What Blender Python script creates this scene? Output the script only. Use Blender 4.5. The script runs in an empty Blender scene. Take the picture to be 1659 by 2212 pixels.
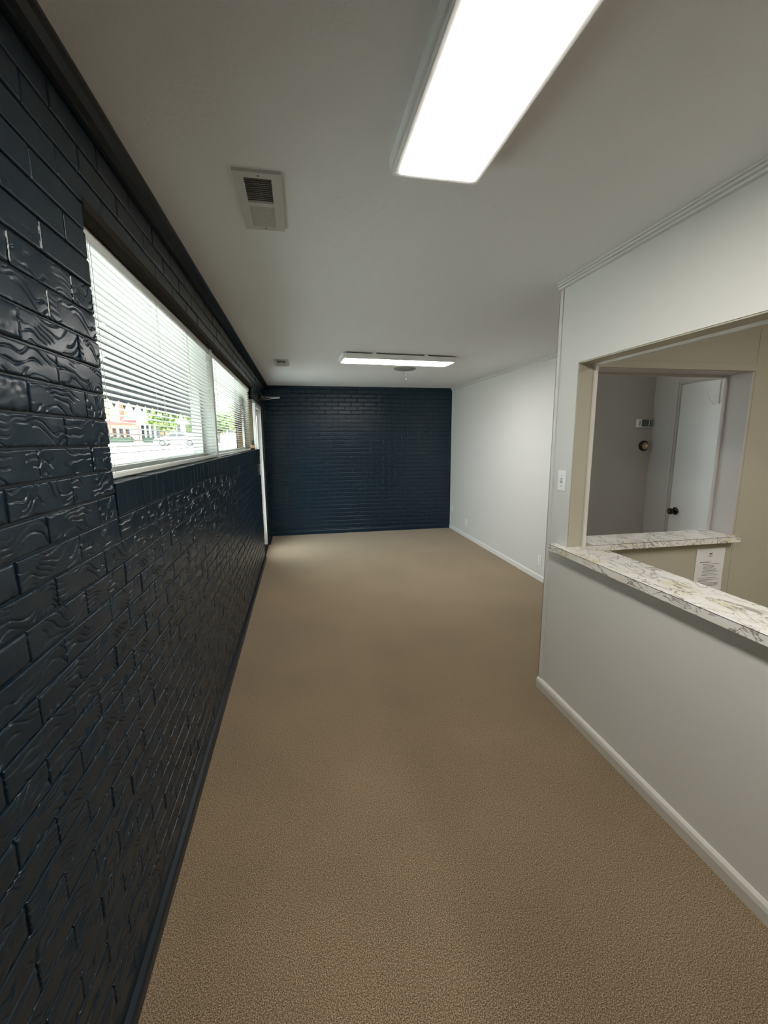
import bpy, bmesh, math, random
import numpy as np
from mathutils import Vector, Matrix

random.seed(7)
S = bpy.context.scene
COL = S.collection

# ---------------------------------------------------------------- camera
F_PX, YAW, PITCH, ROLL, EYE = 922.4542, 0.1904, -0.17, -0.0076, 1.5945
fwd = Vector((math.sin(YAW) * math.cos(PITCH), math.cos(YAW) * math.cos(PITCH), math.sin(PITCH)))
rgt = Vector((math.cos(YAW), -math.sin(YAW), 0))
upv = rgt.cross(fwd)
r2 = math.cos(ROLL) * rgt + math.sin(ROLL) * upv
u2 = -math.sin(ROLL) * rgt + math.cos(ROLL) * upv
cam_d = bpy.data.cameras.new('camera')
cam_d.sensor_fit = 'VERTICAL'
cam_d.sensor_height = 36.0
cam_d.lens = F_PX / 2212 * 36.0
cam_d.clip_start = 0.02
cam_d.clip_end = 400
cam = bpy.data.objects.new('camera', cam_d)
M = Matrix((r2, u2, -fwd)).transposed().to_4x4()
M.translation = Vector((0, 0, EYE))
cam.matrix_world = M
COL.objects.link(cam)
S.camera = cam

# ---------------------------------------------------------------- sky, sun, exposure
SKY, SUN, LENS, EXPO = 5.2, 3.6, 16.0, 1.12
W = bpy.data.worlds.new('sky')
S.world = W
W.use_nodes = True
bg = W.node_tree.nodes['Background']
bg.inputs['Color'].default_value = (0.86, 0.94, 1.0, 1)
bg.inputs['Strength'].default_value = SKY
sd = bpy.data.lights.new('sun', 'SUN')
sd.energy = SUN
sd.angle = math.radians(2)
sd.color = (1.0, 0.95, 0.87)
sun = bpy.data.objects.new('sun', sd)
sun.rotation_euler = Vector((-0.45, 0.45, -0.77)).to_track_quat('-Z', 'Y').to_euler()
sun.location = (8, -8, 14)
COL.objects.link(sun)
S.view_settings.view_transform = 'Standard'
S.view_settings.look = 'None'
S.view_settings.exposure = EXPO
S.view_settings.gamma = 1.0
S.view_settings.use_curve_mapping = False
S.cycles.max_bounces = 10
S.cycles.diffuse_bounces = 6
S.cycles.glossy_bounces = 4
S.cycles.transparent_max_bounces = 16
S.cycles.sample_clamp_indirect = 6
S.cycles.use_denoising = True


# ---------------------------------------------------------------- materials
def srgb(r, g, b):
    f = lambda c: (c / 255 / 12.92) if c / 255 <= 0.04045 else ((c / 255 + 0.055) / 1.055) ** 2.4
    return (f(r), f(g), f(b), 1)


def mat(name, col, rough=0.5, metal=0.0, spec=0.5, bump=None, vary=None, emit=None):
    m = bpy.data.materials.new(name)
    m.use_nodes = True
    nt = m.node_tree
    b = nt.nodes['Principled BSDF']
    b.inputs['Base Color'].default_value = col
    b.inputs['Roughness'].default_value = rough
    b.inputs['Metallic'].default_value = metal
    b.inputs['Specular IOR Level'].default_value = spec
    tc = None
    if bump or vary:
        tc = nt.nodes.new('ShaderNodeTexCoord')
    if bump:                                   # (scale, strength, distance)
        n = nt.nodes.new('ShaderNodeTexNoise')
        n.inputs['Scale'].default_value = bump[0]
        n.inputs['Detail'].default_value = 4
        nt.links.new(tc.outputs['Object'], n.inputs['Vector'])
        bp = nt.nodes.new('ShaderNodeBump')
        bp.inputs['Strength'].default_value = bump[1]
        bp.inputs['Distance'].default_value = bump[2]
        nt.links.new(n.outputs['Fac'], bp.inputs['Height'])
        nt.links.new(bp.outputs['Normal'], b.inputs['Normal'])
    if vary:                                   # (scale, other colour, lo, hi)
        n = nt.nodes.new('ShaderNodeTexNoise')
        n.inputs['Scale'].default_value = vary[0]
        n.inputs['Detail'].default_value = 6
        n.inputs['Roughness'].default_value = 0.65
        nt.links.new(tc.outputs['Object'], n.inputs['Vector'])
        r = nt.nodes.new('ShaderNodeValToRGB')
        r.color_ramp.elements[0].position = vary[2]
        r.color_ramp.elements[0].color = col
        r.color_ramp.elements[1].position = vary[3]
        r.color_ramp.elements[1].color = vary[1]
        nt.links.new(n.outputs['Fac'], r.inputs['Fac'])
        nt.links.new(r.outputs['Color'], b.inputs['Base Color'])
    if emit:
        b.inputs['Emission Color'].default_value = emit[0]
        b.inputs['Emission Strength'].default_value = emit[1]
    return m


MT = {}
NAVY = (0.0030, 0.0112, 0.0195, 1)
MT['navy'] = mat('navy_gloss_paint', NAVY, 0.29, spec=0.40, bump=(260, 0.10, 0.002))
MT['navy_back'] = mat('navy_gloss_paint_daylit', (0.0030, 0.0185, 0.0365, 1), 0.25, spec=0.5, bump=(260, 0.10, 0.002))  # same navy as the left wall, bluer cast of the light put into the colour
MT['navy_trim'] = mat('navy_trim_paint', (0.0026, 0.0085, 0.0145, 1), 0.36, bump=(120, 0.08, 0.002))
MT['ceiling'] = mat('ceiling_paint', (0.795, 0.795, 0.79, 1), 0.85, spec=0.2, bump=(55, 0.35, 0.004))
MT['wall'] = mat('grey_white_wall_paint', (0.735, 0.722, 0.69, 1), 0.6, spec=0.3, bump=(140, 0.12, 0.002))
MT['partition'] = mat('putty_wall_paint', (0.68, 0.663, 0.612, 1), 0.5, spec=0.4, bump=(120, 0.10, 0.002))
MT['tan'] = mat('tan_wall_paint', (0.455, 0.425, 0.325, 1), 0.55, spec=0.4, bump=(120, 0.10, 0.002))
MT['alcove'] = mat('cool_grey_wall_paint', (0.52, 0.495, 0.475, 1), 0.5, spec=0.4, bump=(120, 0.08, 0.002))
MT['trim'] = mat('white_trim_paint', (0.84, 0.835, 0.81, 1), 0.4, bump=(80, 0.06, 0.002))
MT['cream_trim'] = mat('cream_trim_paint', (0.66, 0.635, 0.56, 1), 0.4)
MT['door_white'] = mat('white_door_paint', (0.72, 0.72, 0.71, 1), 0.35)
MT['plastic'] = mat('white_plastic', (0.88, 0.88, 0.86, 1), 0.3)
MT['plastic_grey'] = mat('grey_plastic', (0.28, 0.28, 0.27, 1), 0.4)
MT['dark_hole'] = mat('dark_recess', (0.015, 0.015, 0.015, 1), 0.8)
MT['vent'] = mat('vent_enamel', (0.56, 0.55, 0.52, 1), 0.45)
MT['blind'] = mat('white_blind_enamel', (0.70, 0.71, 0.66, 1), 0.3)
MT['cord'] = mat('blind_cord', (0.55, 0.54, 0.50, 1), 0.7)
MT['frame_white'] = mat('white_window_frame', (0.66, 0.68, 0.64, 1), 0.4)
MT['brown_steel'] = mat('brown_lintel_steel', (0.020, 0.016, 0.012, 1), 0.75, spec=0.15)
MT['brass'] = mat('aged_brass', (0.45, 0.34, 0.18, 1), 0.28, metal=1.0)
MT['dark_brass'] = mat('dark_bronze', (0.06, 0.045, 0.03, 1), 0.25, metal=0.9)
MT['steel'] = mat('brushed_steel', (0.62, 0.62, 0.62, 1), 0.25, metal=1.0)
MT['black'] = mat('black_line', (0.02, 0.02, 0.02, 1), 0.6)
MT['paper'] = mat('white_paper', (0.78, 0.77, 0.74, 1), 0.8)
MT['ink'] = mat('grey_print', (0.20, 0.20, 0.20, 1), 0.9)
MT['ink_dark'] = mat('dark_blue_print', (0.02, 0.025, 0.05, 1), 0.9)
MT['bare'] = mat('bare_white_mortar', (0.46, 0.46, 0.44, 1), 0.9)
MT['lens'] = mat('lit_diffuser', (0.9, 0.9, 0.9, 1), 0.5, emit=((1.0, 0.975, 0.94, 1), LENS))
MT['lcd'] = mat('grey_green_display', (0.10, 0.115, 0.105, 1), 0.25)
MT['amber'] = mat('amber_glass', (0.06, 0.018, 0.006, 1), 0.12)
MT['label'] = mat('tan_label', (0.55, 0.40, 0.20, 1), 0.6)
MT['disc'] = mat('grey_metal_plate', (0.30, 0.29, 0.28, 1), 0.4)


def glass_mat():
    m = bpy.data.materials.new('window_glass')
    m.use_nodes = True
    nt = m.node_tree
    nt.nodes.clear()
    o = nt.nodes.new('ShaderNodeOutputMaterial')
    mx = nt.nodes.new('ShaderNodeMixShader')
    lw = nt.nodes.new('ShaderNodeLayerWeight')
    lw.inputs['Blend'].default_value = 0.5
    pw = nt.nodes.new('ShaderNodeMath')
    pw.operation = 'POWER'
    pw.inputs[1].default_value = 5.0
    fr = nt.nodes.new('ShaderNodeMath')
    fr.operation = 'MULTIPLY_ADD'
    fr.inputs[1].default_value = 0.6
    fr.inputs[2].default_value = 0.03
    nt.links.new(lw.outputs['Facing'], pw.inputs[0])
    nt.links.new(pw.outputs[0], fr.inputs[0])
    t = nt.nodes.new('ShaderNodeBsdfTransparent')
    t.inputs['Color'].default_value = (0.93, 0.96, 0.94, 1)
    g = nt.nodes.new('ShaderNodeBsdfGlossy')
    g.inputs['Roughness'].default_value = 0.03
    nt.links.new(fr.outputs[0], mx.inputs[0])
    nt.links.new(t.outputs[0], mx.inputs[1])
    nt.links.new(g.outputs[0], mx.inputs[2])
    nt.links.new(mx.outputs[0], o.inputs[0])
    return m


MT['glass'] = glass_mat()


def carpet_mat():
    m = bpy.data.materials.new('brown_flecked_carpet')
    m.use_nodes = True
    nt = m.node_tree
    b = nt.nodes['Principled BSDF']
    b.inputs['Roughness'].default_value = 0.95
    b.inputs['Specular IOR Level'].default_value = 0.15
    b.inputs['Sheen Weight'].default_value = 0.5
    b.inputs['Sheen Roughness'].default_value = 0.5
    b.inputs['Sheen Tint'].default_value = (1.0, 0.86, 0.72, 1)
    tc = nt.nodes.new('ShaderNodeTexCoord')
    n1 = nt.nodes.new('ShaderNodeTexNoise')
    n1.inputs['Scale'].default_value = 290
    n1.inputs['Detail'].default_value = 3
    n1.inputs['Roughness'].default_value = 0.75
    r1 = nt.nodes.new('ShaderNodeValToRGB')
    e = r1.color_ramp.elements
    e[0].position, e[0].color = 0.39, (0.062, 0.040, 0.021, 1)
    e[1].position, e[1].color = 0.63, (0.52, 0.395, 0.255, 1)
    k = r1.color_ramp.elements.new(0.5)
    k.color = (0.182, 0.128, 0.073, 1)
    n2 = nt.nodes.new('ShaderNodeTexNoise')
    n2.inputs['Scale'].default_value = 1.6
    n2.inputs['Detail'].default_value = 3
    r2_ = nt.nodes.new('ShaderNodeValToRGB')
    r2_.color_ramp.elements[0].position, r2_.color_ramp.elements[0].color = 0.3, (0.86, 0.86, 0.86, 1)
    r2_.color_ramp.elements[1].position, r2_.color_ramp.elements[1].color = 0.7, (1.08, 1.06, 1.03, 1)
    mx = nt.nodes.new('ShaderNodeMix')
    mx.data_type = 'RGBA'
    mx.blend_type = 'MULTIPLY'
    mx.inputs[0].default_value = 1.0
    bp = nt.nodes.new('ShaderNodeBump')
    bp.inputs['Strength'].default_value = 0.06
    bp.inputs['Distance'].default_value = 0.004
    L = nt.links.new
    L(tc.outputs['Object'], n1.inputs['Vector'])
    L(tc.outputs['Object'], n2.inputs['Vector'])
    L(n1.outputs['Fac'], r1.inputs['Fac'])
    L(n2.outputs['Fac'], r2_.inputs['Fac'])
    L(r1.outputs['Color'], mx.inputs[6])
    L(r2_.outputs['Color'], mx.inputs[7])
    L(mx.outputs[2], b.inputs['Base Color'])
    L(n1.outputs['Fac'], bp.inputs['Height'])
    L(bp.outputs['Normal'], b.inputs['Normal'])
    return m


MT['carpet'] = carpet_mat()


def marble_mat():
    m = bpy.data.materials.new('cream_veined_laminate')
    m.use_nodes = True
    nt = m.node_tree
    b = nt.nodes['Principled BSDF']
    b.inputs['Roughness'].default_value = 0.28
    tc = nt.nodes.new('ShaderNodeTexCoord')
    mp = nt.nodes.new('ShaderNodeMapping')
    mp.inputs['Rotation'].default_value = (0.3, 0.2, 0.5)
    mp.inputs['Scale'].default_value = (1.0, 0.55, 1.0)
    n1 = nt.nodes.new('ShaderNodeTexNoise')
    n1.inputs['Scale'].default_value = 13
    n1.inputs['Detail'].default_value = 8
    n1.inputs['Roughness'].default_value = 0.62
    n1.inputs['Distortion'].default_value = 1.1
    r1 = nt.nodes.new('ShaderNodeValToRGB')          # thin veins where the noise crosses its middle
    cr = r1.color_ramp
    cr.elements[0].position, cr.elements[0].color = 0.462, (0, 0, 0, 1)
    cr.elements[1].position, cr.elements[1].color = 0.516, (0, 0, 0, 1)
    k = cr.elements.new(0.488)
    k.color = (1, 1, 1, 1)
    n2 = nt.nodes.new('ShaderNodeTexNoise')
    n2.inputs['Scale'].default_value = 9
    n2.inputs['Detail'].default_value = 3
    r2_ = nt.nodes.new('ShaderNodeValToRGB')
    r2_.color_ramp.elements[0].position, r2_.color_ramp.elements[0].color = 0.52, (0.80, 0.78, 0.72, 1)
    r2_.color_ramp.elements[1].position, r2_.color_ramp.elements[1].color = 0.78, (0.70, 0.62, 0.38, 1)
    n3 = nt.nodes.new('ShaderNodeTexNoise')          # where veins are strong
    n3.inputs['Scale'].default_value = 11
    r3 = nt.nodes.new('ShaderNodeValToRGB')
    r3.color_ramp.elements[0].position = 0.30
    r3.color_ramp.elements[1].position = 0.50
    mul = nt.nodes.new('ShaderNodeMath')
    mul.operation = 'MULTIPLY'
    mx = nt.nodes.new('ShaderNodeMix')
    mx.data_type = 'RGBA'
    mx.inputs[7].default_value = (0.13, 0.085, 0.05, 1)
    L = nt.links.new
    L(tc.outputs['Object'], mp.inputs['Vector'])
    for n in (n1, n2, n3):
        L(mp.outputs['Vector'], n.inputs['Vector'])
    L(n1.outputs['Fac'], r1.inputs['Fac'])
    L(n2.outputs['Fac'], r2_.inputs['Fac'])
    L(n3.outputs['Fac'], r3.inputs['Fac'])
    L(r1.outputs['Color'], mul.inputs[0])
    L(r3.outputs['Color'], mul.inputs[1])
    L(mul.outputs[0], mx.inputs[0])
    L(r2_.outputs['Color'], mx.inputs[6])
    L(mx.outputs[2], b.inputs['Base Color'])
    return m


MT['marble'] = marble_mat()


# ---------------------------------------------------------------- mesh helpers
def box(bm, x0, x1, y0, y1, z0, z1):
    v = [bm.verts.new(p) for p in ((x0, y0, z0), (x1, y0, z0), (x1, y1, z0), (x0, y1, z0),
                                   (x0, y0, z1), (x1, y0, z1), (x1, y1, z1), (x0, y1, z1))]
    for f in ((3, 2, 1, 0), (4, 5, 6, 7), (0, 1, 5, 4), (1, 2, 6, 5), (2, 3, 7, 6), (3, 0, 4, 7)):
        bm.faces.new([v[i] for i in f])
    return v


def obj(name, bm, m, parent=None, bevel=0.0, smooth=False):
    if bevel:
        bmesh.ops.bevel(bm, geom=list(bm.edges), offset=bevel, segments=2, affect='EDGES', profile=0.6)
    bmesh.ops.recalc_face_normals(bm, faces=bm.faces)
    me = bpy.data.meshes.new(name)
    bm.to_mesh(me)
    bm.free()
    if smooth:
        me.shade_smooth()
        me.set_sharp_from_angle(angle=math.radians(40))
    me.materials.append(MT[m] if isinstance(m, str) else m)
    o = bpy.data.objects.new(name, me)
    COL.objects.link(o)
    if parent:
        o.parent = parent
    return o


def boxes(name, m, lst, parent=None, bevel=0.0):
    bm = bmesh.new()
    for b in lst:
        box(bm, *b)
    return obj(name, bm, m, parent, bevel)


def tag(o, label, cat=None, group=None, kind=None):
    o['label'] = label
    if cat:
        o['category'] = cat
    if group:
        o['group'] = group
    if kind:
        o['kind'] = kind
    return o


def thing(name, label, cat, loc=(0, 0, 0), rz=0.0, group=None):
    o = bpy.data.objects.new(name, None)
    o.empty_display_size = 0.05
    COL.objects.link(o)
    o.location = loc
    o.rotation_euler = (0, 0, rz)
    return tag(o, label, cat, group)


def struct(o, label):
    o['kind'] = 'structure'
    o['label'] = label
    return o


def lathe(bm, prof, axis='z', c=(0, 0, 0), n=24):
    """prof: (radius, height) pairs along the axis"""
    rings = []
    for r, h in prof:
        ring = []
        for i in range(n):
            a = 2 * math.pi * i / n
            p = (r * math.cos(a), r * math.sin(a), h)
            if axis == 'x':
                p = (p[2], p[0], p[1])
            elif axis == 'y':
                p = (p[0], p[2], p[1])
            ring.append(bm.verts.new((p[0] + c[0], p[1] + c[1], p[2] + c[2])))
        rings.append(ring)
    for a, b in zip(rings, rings[1:]):
        for i in range(n):
            bm.faces.new((a[i], a[(i + 1) % n], b[(i + 1) % n], b[i]))
    bm.faces.new(rings[0])
    bm.faces.new(rings[-1][::-1])


def extrude_prof(bm, prof, y0, y1, plane='xz'):
    """closed polygon profile swept along the third axis"""
    def P(a, b, t):
        return {'xz': (a, t, b), 'yz': (t, a, b), 'xy': (a, b, t)}[plane]
    A = [bm.verts.new(P(a, b, y0)) for a, b in prof]
    B = [bm.verts.new(P(a, b, y1)) for a, b in prof]
    n = len(prof)
    for i in range(n):
        bm.faces.new((A[i], A[(i + 1) % n], B[(i + 1) % n], B[i]))
    bm.faces.new(A[::-1])
    bm.faces.new(B)


def tube(bm, pts, r, n=8):
    pts = [Vector(p) for p in pts]
    rings = []
    for i, p in enumerate(pts):
        d = (pts[min(i + 1, len(pts) - 1)] - pts[max(i - 1, 0)]).normalized()
        a = d.cross(Vector((0, 0, 1)))
        if a.length < 0.05:
            a = d.cross(Vector((0, 1, 0)))
        a.normalize()
        b = d.cross(a)
        rings.append([bm.verts.new(p + r * (math.cos(t) * a + math.sin(t) * b)) for t in [2 * math.pi * k / n for k in range(n)]])
    for A, B in zip(rings, rings[1:]):
        for i in range(n):
            bm.faces.new((A[i], A[(i + 1) % n], B[(i + 1) % n], B[i]))
    bm.faces.new(rings[0])
    bm.faces.new(rings[-1][::-1])


def copy_tree(o, parent=None):
    c = o.copy()
    COL.objects.link(c)
    c.parent = parent
    for ch in o.children:
        copy_tree(ch, c)
    return c


# ---------------------------------------------------------------- room dimensions (metres)
H = 2.44
XL = -0.52                    # face of the painted brick wall on the left
XR = 2.60                     # far right wall
YB = 7.217                    # back wall
XP, XP2 = 1.462, 1.565        # partition: room side, counter-room side
YE = 2.31                     # free end of the partition
YF0 = 2.17                    # wall with the inner hatch: near face (far face = YE)
XA, YA = 3.20, 3.48           # alcove: door wall, end wall
YN = -2.2                     # wall behind the camera
XQ = 4.2                      # far side of the counter room
WY0, WYM0, WYM1, WY1 = 1.33, 3.09, 3.15, 5.33     # window band along the left wall
SILL, LINT = 1.476, 2.192
DY0, DY1, DZ = 5.80, 6.62, 2.06                   # entrance door
TH = 0.24                                         # thickness of the left wall

# ---------------------------------------------------------------- floor and ceiling
o = boxes('floor', 'carpet', [(XL - 0.02, XQ, YN, YB, -0.1, 0)])
struct(o, 'brown flecked carpet over the whole floor')
o = boxes('ceiling', 'ceiling', [(XL - 0.1, XQ, YN, YB + 0.1, H, H + 0.12)])
struct(o, 'off white textured ceiling')
bm = bmesh.new()
for (x0, y0, x1, y1, w) in ((0.36, 1.62, 0.30, 1.86, 0.004), (0.50, 1.70, 0.44, 1.83, 0.003)):
    d = Vector((x1 - x0, y1 - y0, 0)).normalized()
    nrm = Vector((-d.y, d.x, 0)) * w
    a, b = Vector((x0, y0, H - 0.0012)), Vector((x1, y1, H - 0.0012))
    vs = [bm.verts.new(p) for p in (a - nrm * 0.3, a + nrm * 0.3, (a + b) / 2 + nrm, b, (a + b) / 2 - nrm)]
    top = [bm.verts.new(v.co + Vector((0, 0, 0.0012))) for v in vs]
    bm.faces.new(vs)
    for i in range(5):
        bm.faces.new((vs[i], vs[(i + 1) % 5], top[(i + 1) % 5], top[i]))
obj('plaster_ridge', bm, 'ceiling', o)

# ---------------------------------------------------------------- brick relief
COURSE, JOINT, JV, JD = 0.0678, 0.0055, 0.0040, 0.0060
BH = COURSE - JOINT


def smooth_noise(rng, u, v, lu, lv, n=10):
    f = np.zeros_like(u)
    for _ in range(n):
        a = rng.uniform(0, 2 * np.pi)
        k = rng.uniform(0.5, 1.25)
        f += np.cos(2 * np.pi * k * (np.cos(a) * u / lu + np.sin(a) * v / lv) + rng.uniform(0, 6.28))
    return f / np.sqrt(n / 2)


def brick_mesh(seed, L, nu, nv, depth=0.0036):
    """front face carries wandering grooves like split bark; five-sided block, origin at the mortar plane's centre"""
    rng = np.random.default_rng(seed)
    us = np.linspace(-L / 2, L / 2, nu + 1)
    vs = np.linspace(-BH / 2, BH / 2, nv + 1)
    u, v = np.meshgrid(us, vs, indexing='ij')
    w1 = smooth_noise(rng, u, v, 0.155, 0.125)
    w2 = smooth_noise(rng, u, v, 0.055, 0.055)
    sp = rng.uniform(0.0145, 0.0215)
    ph = v / sp + rng.uniform(0.45, 1.05) * w1 + 0.17 * w2 + rng.uniform(0, 1)
    fr = ph % 1.0
    g = np.abs(fr - 0.5) * 2                               # 1 at a groove
    gr = np.clip((g - 0.66) / 0.34, 0, 1)
    gr = gr * gr * (3 - 2 * gr)
    mask = np.clip(0.68 + 0.95 * smooth_noise(rng, u, v, 0.11, 0.045), 0.0, 1.0)
    tilt = (fr - 0.5) * 0.0016                             # each lamella leans a little
    h = -depth * gr * mask + (tilt * mask + 0.0006 * w1) * depth / 0.0036
    ev = np.minimum(v + BH / 2, BH / 2 - v)
    eu = np.minimum(u + L / 2, L / 2 - u)
    h -= 0.0016 * np.clip(1 - ev / 0.003, 0, 1) ** 2 + 0.0012 * np.clip(1 - eu / 0.003, 0, 1) ** 2
    x = JD + h
    top = np.stack([x, u, v], -1).reshape(-1, 3)
    nvv = nv + 1
    idx = np.arange((nu + 1) * nvv).reshape(nu + 1, nvv)
    quads = np.stack([idx[:-1, :-1], idx[1:, :-1], idx[1:, 1:], idx[:-1, 1:]], -1).reshape(-1, 4)
    rim = np.concatenate([idx[:, 0], idx[-1, 1:], idx[-2::-1, -1], idx[0, -2:0:-1]])
    base = top[rim].copy()
    base[:, 0] = -0.002
    n0 = len(top)
    m = len(rim)
    k = np.arange(m)
    side = np.stack([rim, n0 + k, n0 + (k + 1) % m, rim[(k + 1) % m]], -1)
    return np.concatenate([top, base]), np.concatenate([quads, side])


def np_mesh(name, V, Q, m, sharp=50):
    me = bpy.data.meshes.new(name)
    me.vertices.add(len(V))
    me.vertices.foreach_set('co', V.astype(np.float32).ravel())
    me.loops.add(len(Q) * 4)
    me.loops.foreach_set('vertex_index', Q.astype(np.int32).ravel())
    me.polygons.add(len(Q))
    me.polygons.foreach_set('loop_start', np.arange(0, len(Q) * 4, 4, dtype=np.int32))
    me.polygons.foreach_set('use_smooth', np.ones(len(Q), dtype=bool))
    me.update(calc_edges=True)
    me.validate()
    me.materials.append(MT[m])
    return me


FLAT_ABOVE = 1.94            # thick paint has filled the relief of the top courses


def px_area(c):
    d = Vector(c) - Vector((0, 0, EYE))
    z = d.dot(fwd)
    if z < 0.12:
        return 0, False
    X, Y = d.dot(r2) / z * F_PX, d.dot(u2) / z * F_PX
    return z, abs(X) < 860 and abs(Y) < 1150


def lay_bricks(wall, cells, L, rot, origin, normal, seed, fine, coarse, depth=0.0029, paint='navy'):
    """cells: (along0, along1, z0) brick fronts; the 300 that show largest become parts, the rest one mesh"""
    NV = 22
    hi = [np_mesh('brick', *brick_mesh(seed + i, L, fine[0], fine[1], depth), paint) for i in range(NV)]
    lo = [brick_mesh(seed + 100 + i, L, coarse[0], coarse[1], depth * 0.85) for i in range(NV)]
    hi_s = [np_mesh('brick', *brick_mesh(seed + 200 + i, L, fine[0] // 2, fine[1] // 2, depth * 0.22), paint) for i in range(8)]
    lo_s = [brick_mesh(seed + 300 + i, L, coarse[0], coarse[1], depth * 0.35) for i in range(8)]
    scored = []
    for (a0, a1, z0) in cells:
        c = origin(0.5 * (a0 + a1), z0 + COURSE / 2)
        z, inside = px_area(c)
        d = Vector(c) - Vector((0, 0, EYE))
        area = abs(Vector(normal).dot(d)) / max(d.length, 0.1) * (a1 - a0) / max(z, 0.1) ** 2 if inside else 0
        scored.append((area, a0, a1, z0, c))
    scored.sort(key=lambda t: -t[0])
    rng = random.Random(seed)
    Vs, Qs, n = [], [], 0
    R3 = np.array(Matrix.Rotation(rot, 3, 'Z'))
    for i, (area, a0, a1, z0, c) in enumerate(scored):
        s = (a1 - a0) / L
        fl = rng.choice((1, -1))
        proud = rng.uniform(-0.0012, 0.0012)
        k = rng.randrange(NV)
        if i < 300 and area > 0:
            flat = z0 > FLAT_ABOVE
            b = bpy.data.objects.new('brick', hi_s[k % 8] if flat else hi[k])
            b.location = Vector(c) + Vector(normal) * proud
            b.rotation_euler = (0, 0, rot)
            b.scale = (1, s, 1)
            b.parent = wall
            COL.objects.link(b)
        else:
            V, Q = lo_s[k % 8] if z0 > FLAT_ABOVE else lo[k]
            V = V * np.array([1, s, 1])
            V = V @ R3.T + np.array(Vector(c) + Vector(normal) * proud)
            Vs.append(V)
            Qs.append(Q + n)
            n += len(V)
    if Vs:
        me = np_mesh('distant_bricks', np.concatenate(Vs), np.concatenate(Qs), paint)
        b = bpy.data.objects.new('distant_bricks', me)
        b.parent = wall
        b['kind'] = 'stuff'
        COL.objects.link(b)


# ---------------------------------------------------------------- left wall
XM = XL - JD       # mortar plane
XO = XL - TH
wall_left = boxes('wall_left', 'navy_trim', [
    (XO, XM, YN, WY0, 0, H),
    (XO, XM, WY0, WY1, 0, SILL - 0.004),
    (XO, XM, WY0, WY1, LINT, H),
    (XO, XM, WY1, DY0, 0, SILL - 0.004),
    (XO, XM, WY1, DY1, DZ, H),
    (XO, XM, DY1, YB, 0, H)])
struct(wall_left, 'dark navy painted textured brick wall with windows on the left')
Z0 = 1.514 - 22 * COURSE
PL = 0.2305
cells = []
for c in range(-1, 36):
    z0 = Z0 + c * COURSE
    if z0 < 0.03 or z0 + COURSE > 2.40:
        continue
    off = 0.872 if c % 2 else 0.987
    k0 = int((YN - off) / PL) - 1
    for k in range(k0, k0 + 48):
        a0, a1 = off + k * PL + JV / 2, off + (k + 1) * PL - JV / 2
        segs = [(a0, a1)]
        zc = z0 + COURSE / 2
        cut = []
        if 1.375 < zc < LINT:
            cut.append((WY0 - 0.004, WY1 + 0.004))
        if 1.375 < zc < DZ:
            cut.append((WY1, DY1 + 0.004))
        if zc < DZ:
            cut.append((DY0 - 0.004, DY1 + 0.004))
        for (c0, c1) in cut:
            ns = []
            for (s0, s1) in segs:
                if s1 <= c0 or s0 >= c1:
                    ns.append((s0, s1))
                else:
                    if s0 < c0:
                        ns.append((s0, c0))
                    if s1 > c1:
                        ns.append((c1, s1))
            segs = ns
        for (s0, s1) in segs:
            s0, s1 = max(s0, YN), min(s1, YB - 0.002)
            if s1 - s0 > 0.02:
                cells.append((s0, s1, z0))
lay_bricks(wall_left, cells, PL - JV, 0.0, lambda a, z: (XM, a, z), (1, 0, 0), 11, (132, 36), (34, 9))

# upright bricks under the window
bm = bmesh.new()
box(bm, -0.070, JD + 0.003, -0.0335, 0.0335, -0.046, 0.046)
sb = obj('sill_brick', bm, 'navy', wall_left, bevel=0.0025)
zs = (1.3784 + JOINT / 2 + SILL) / 2
n_s = 64
for i in range(n_s):
    b = sb if i == 0 else sb.copy()
    if i:
        COL.objects.link(b)
    b.location = (XM + random.uniform(-0.0015, 0.0015), WY0 + 0.035 + i * (DY0 - WY0 - 0.07) / (n_s - 1), zs + random.uniform(-0.0015, 0.001))
    b.rotation_euler = (random.uniform(-0.012, 0.012), 0, 0)
    b.scale = (1, 1, (SILL - 1.3784 - JOINT / 2) / 0.092)

# bare streaks in a few upright joints near the ceiling
for (y, z) in ((0.872, 2.0), (1.102, 2.0), (0.987, 2.068), (0.872, 1.864), (0.987, 1.932), (1.217, 1.932), (1.102, 1.864), (0.76, 1.932)):
    zc = Z0 + math.floor((z - Z0) / COURSE) * COURSE + COURSE / 2
    bm = bmesh.new()
    prev = None
    rr = random.Random(int(y * 1000 + z * 77))
    for j in range(12):
        zz = zc - 0.026 + j * 0.0047
        yy = y + rr.uniform(-0.0012, 0.0012)
        w = rr.uniform(0.0007, 0.0023)
        if rr.random() < 0.18:
            prev = None
            continue
        row = [bm.verts.new((XM + 0.0045, yy - w, zz)), bm.verts.new((XM + 0.0062, yy, zz)), bm.verts.new((XM + 0.0045, yy + w, zz))]
        if prev:
            bm.faces.new((prev[0], prev[1], row[1], row[0]))
            bm.faces.new((prev[1], prev[2], row[2], row[1]))
        prev = row
    obj('bare_mortar_streak', bm, 'bare', wall_left)

# moulding at the ceiling and skirting
bm = bmesh.new()
extrude_prof(bm, [(XM, H), (-0.469, H), (-0.469, H - 0.010), (-0.480, H - 0.014), (-0.494, H - 0.026), (-0.508, H - 0.030), (-0.508, H - 0.040), (XM, H - 0.042)], YN, YB)
struct(obj('trim_1', bm, 'navy_trim'), 'navy moulding between the brick wall and the ceiling')
bm = bmesh.new()
for (a, b) in ((YN, DY0), (DY1, YB)):
    extrude_prof(bm, [(XM, 0), (-0.505, 0), (-0.505, 0.035), (-0.511, 0.046), (XM, 0.050)], a, b)
struct(obj('baseboard_left', bm, 'navy_trim'), 'navy skirting along the foot of the left brick wall')

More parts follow.
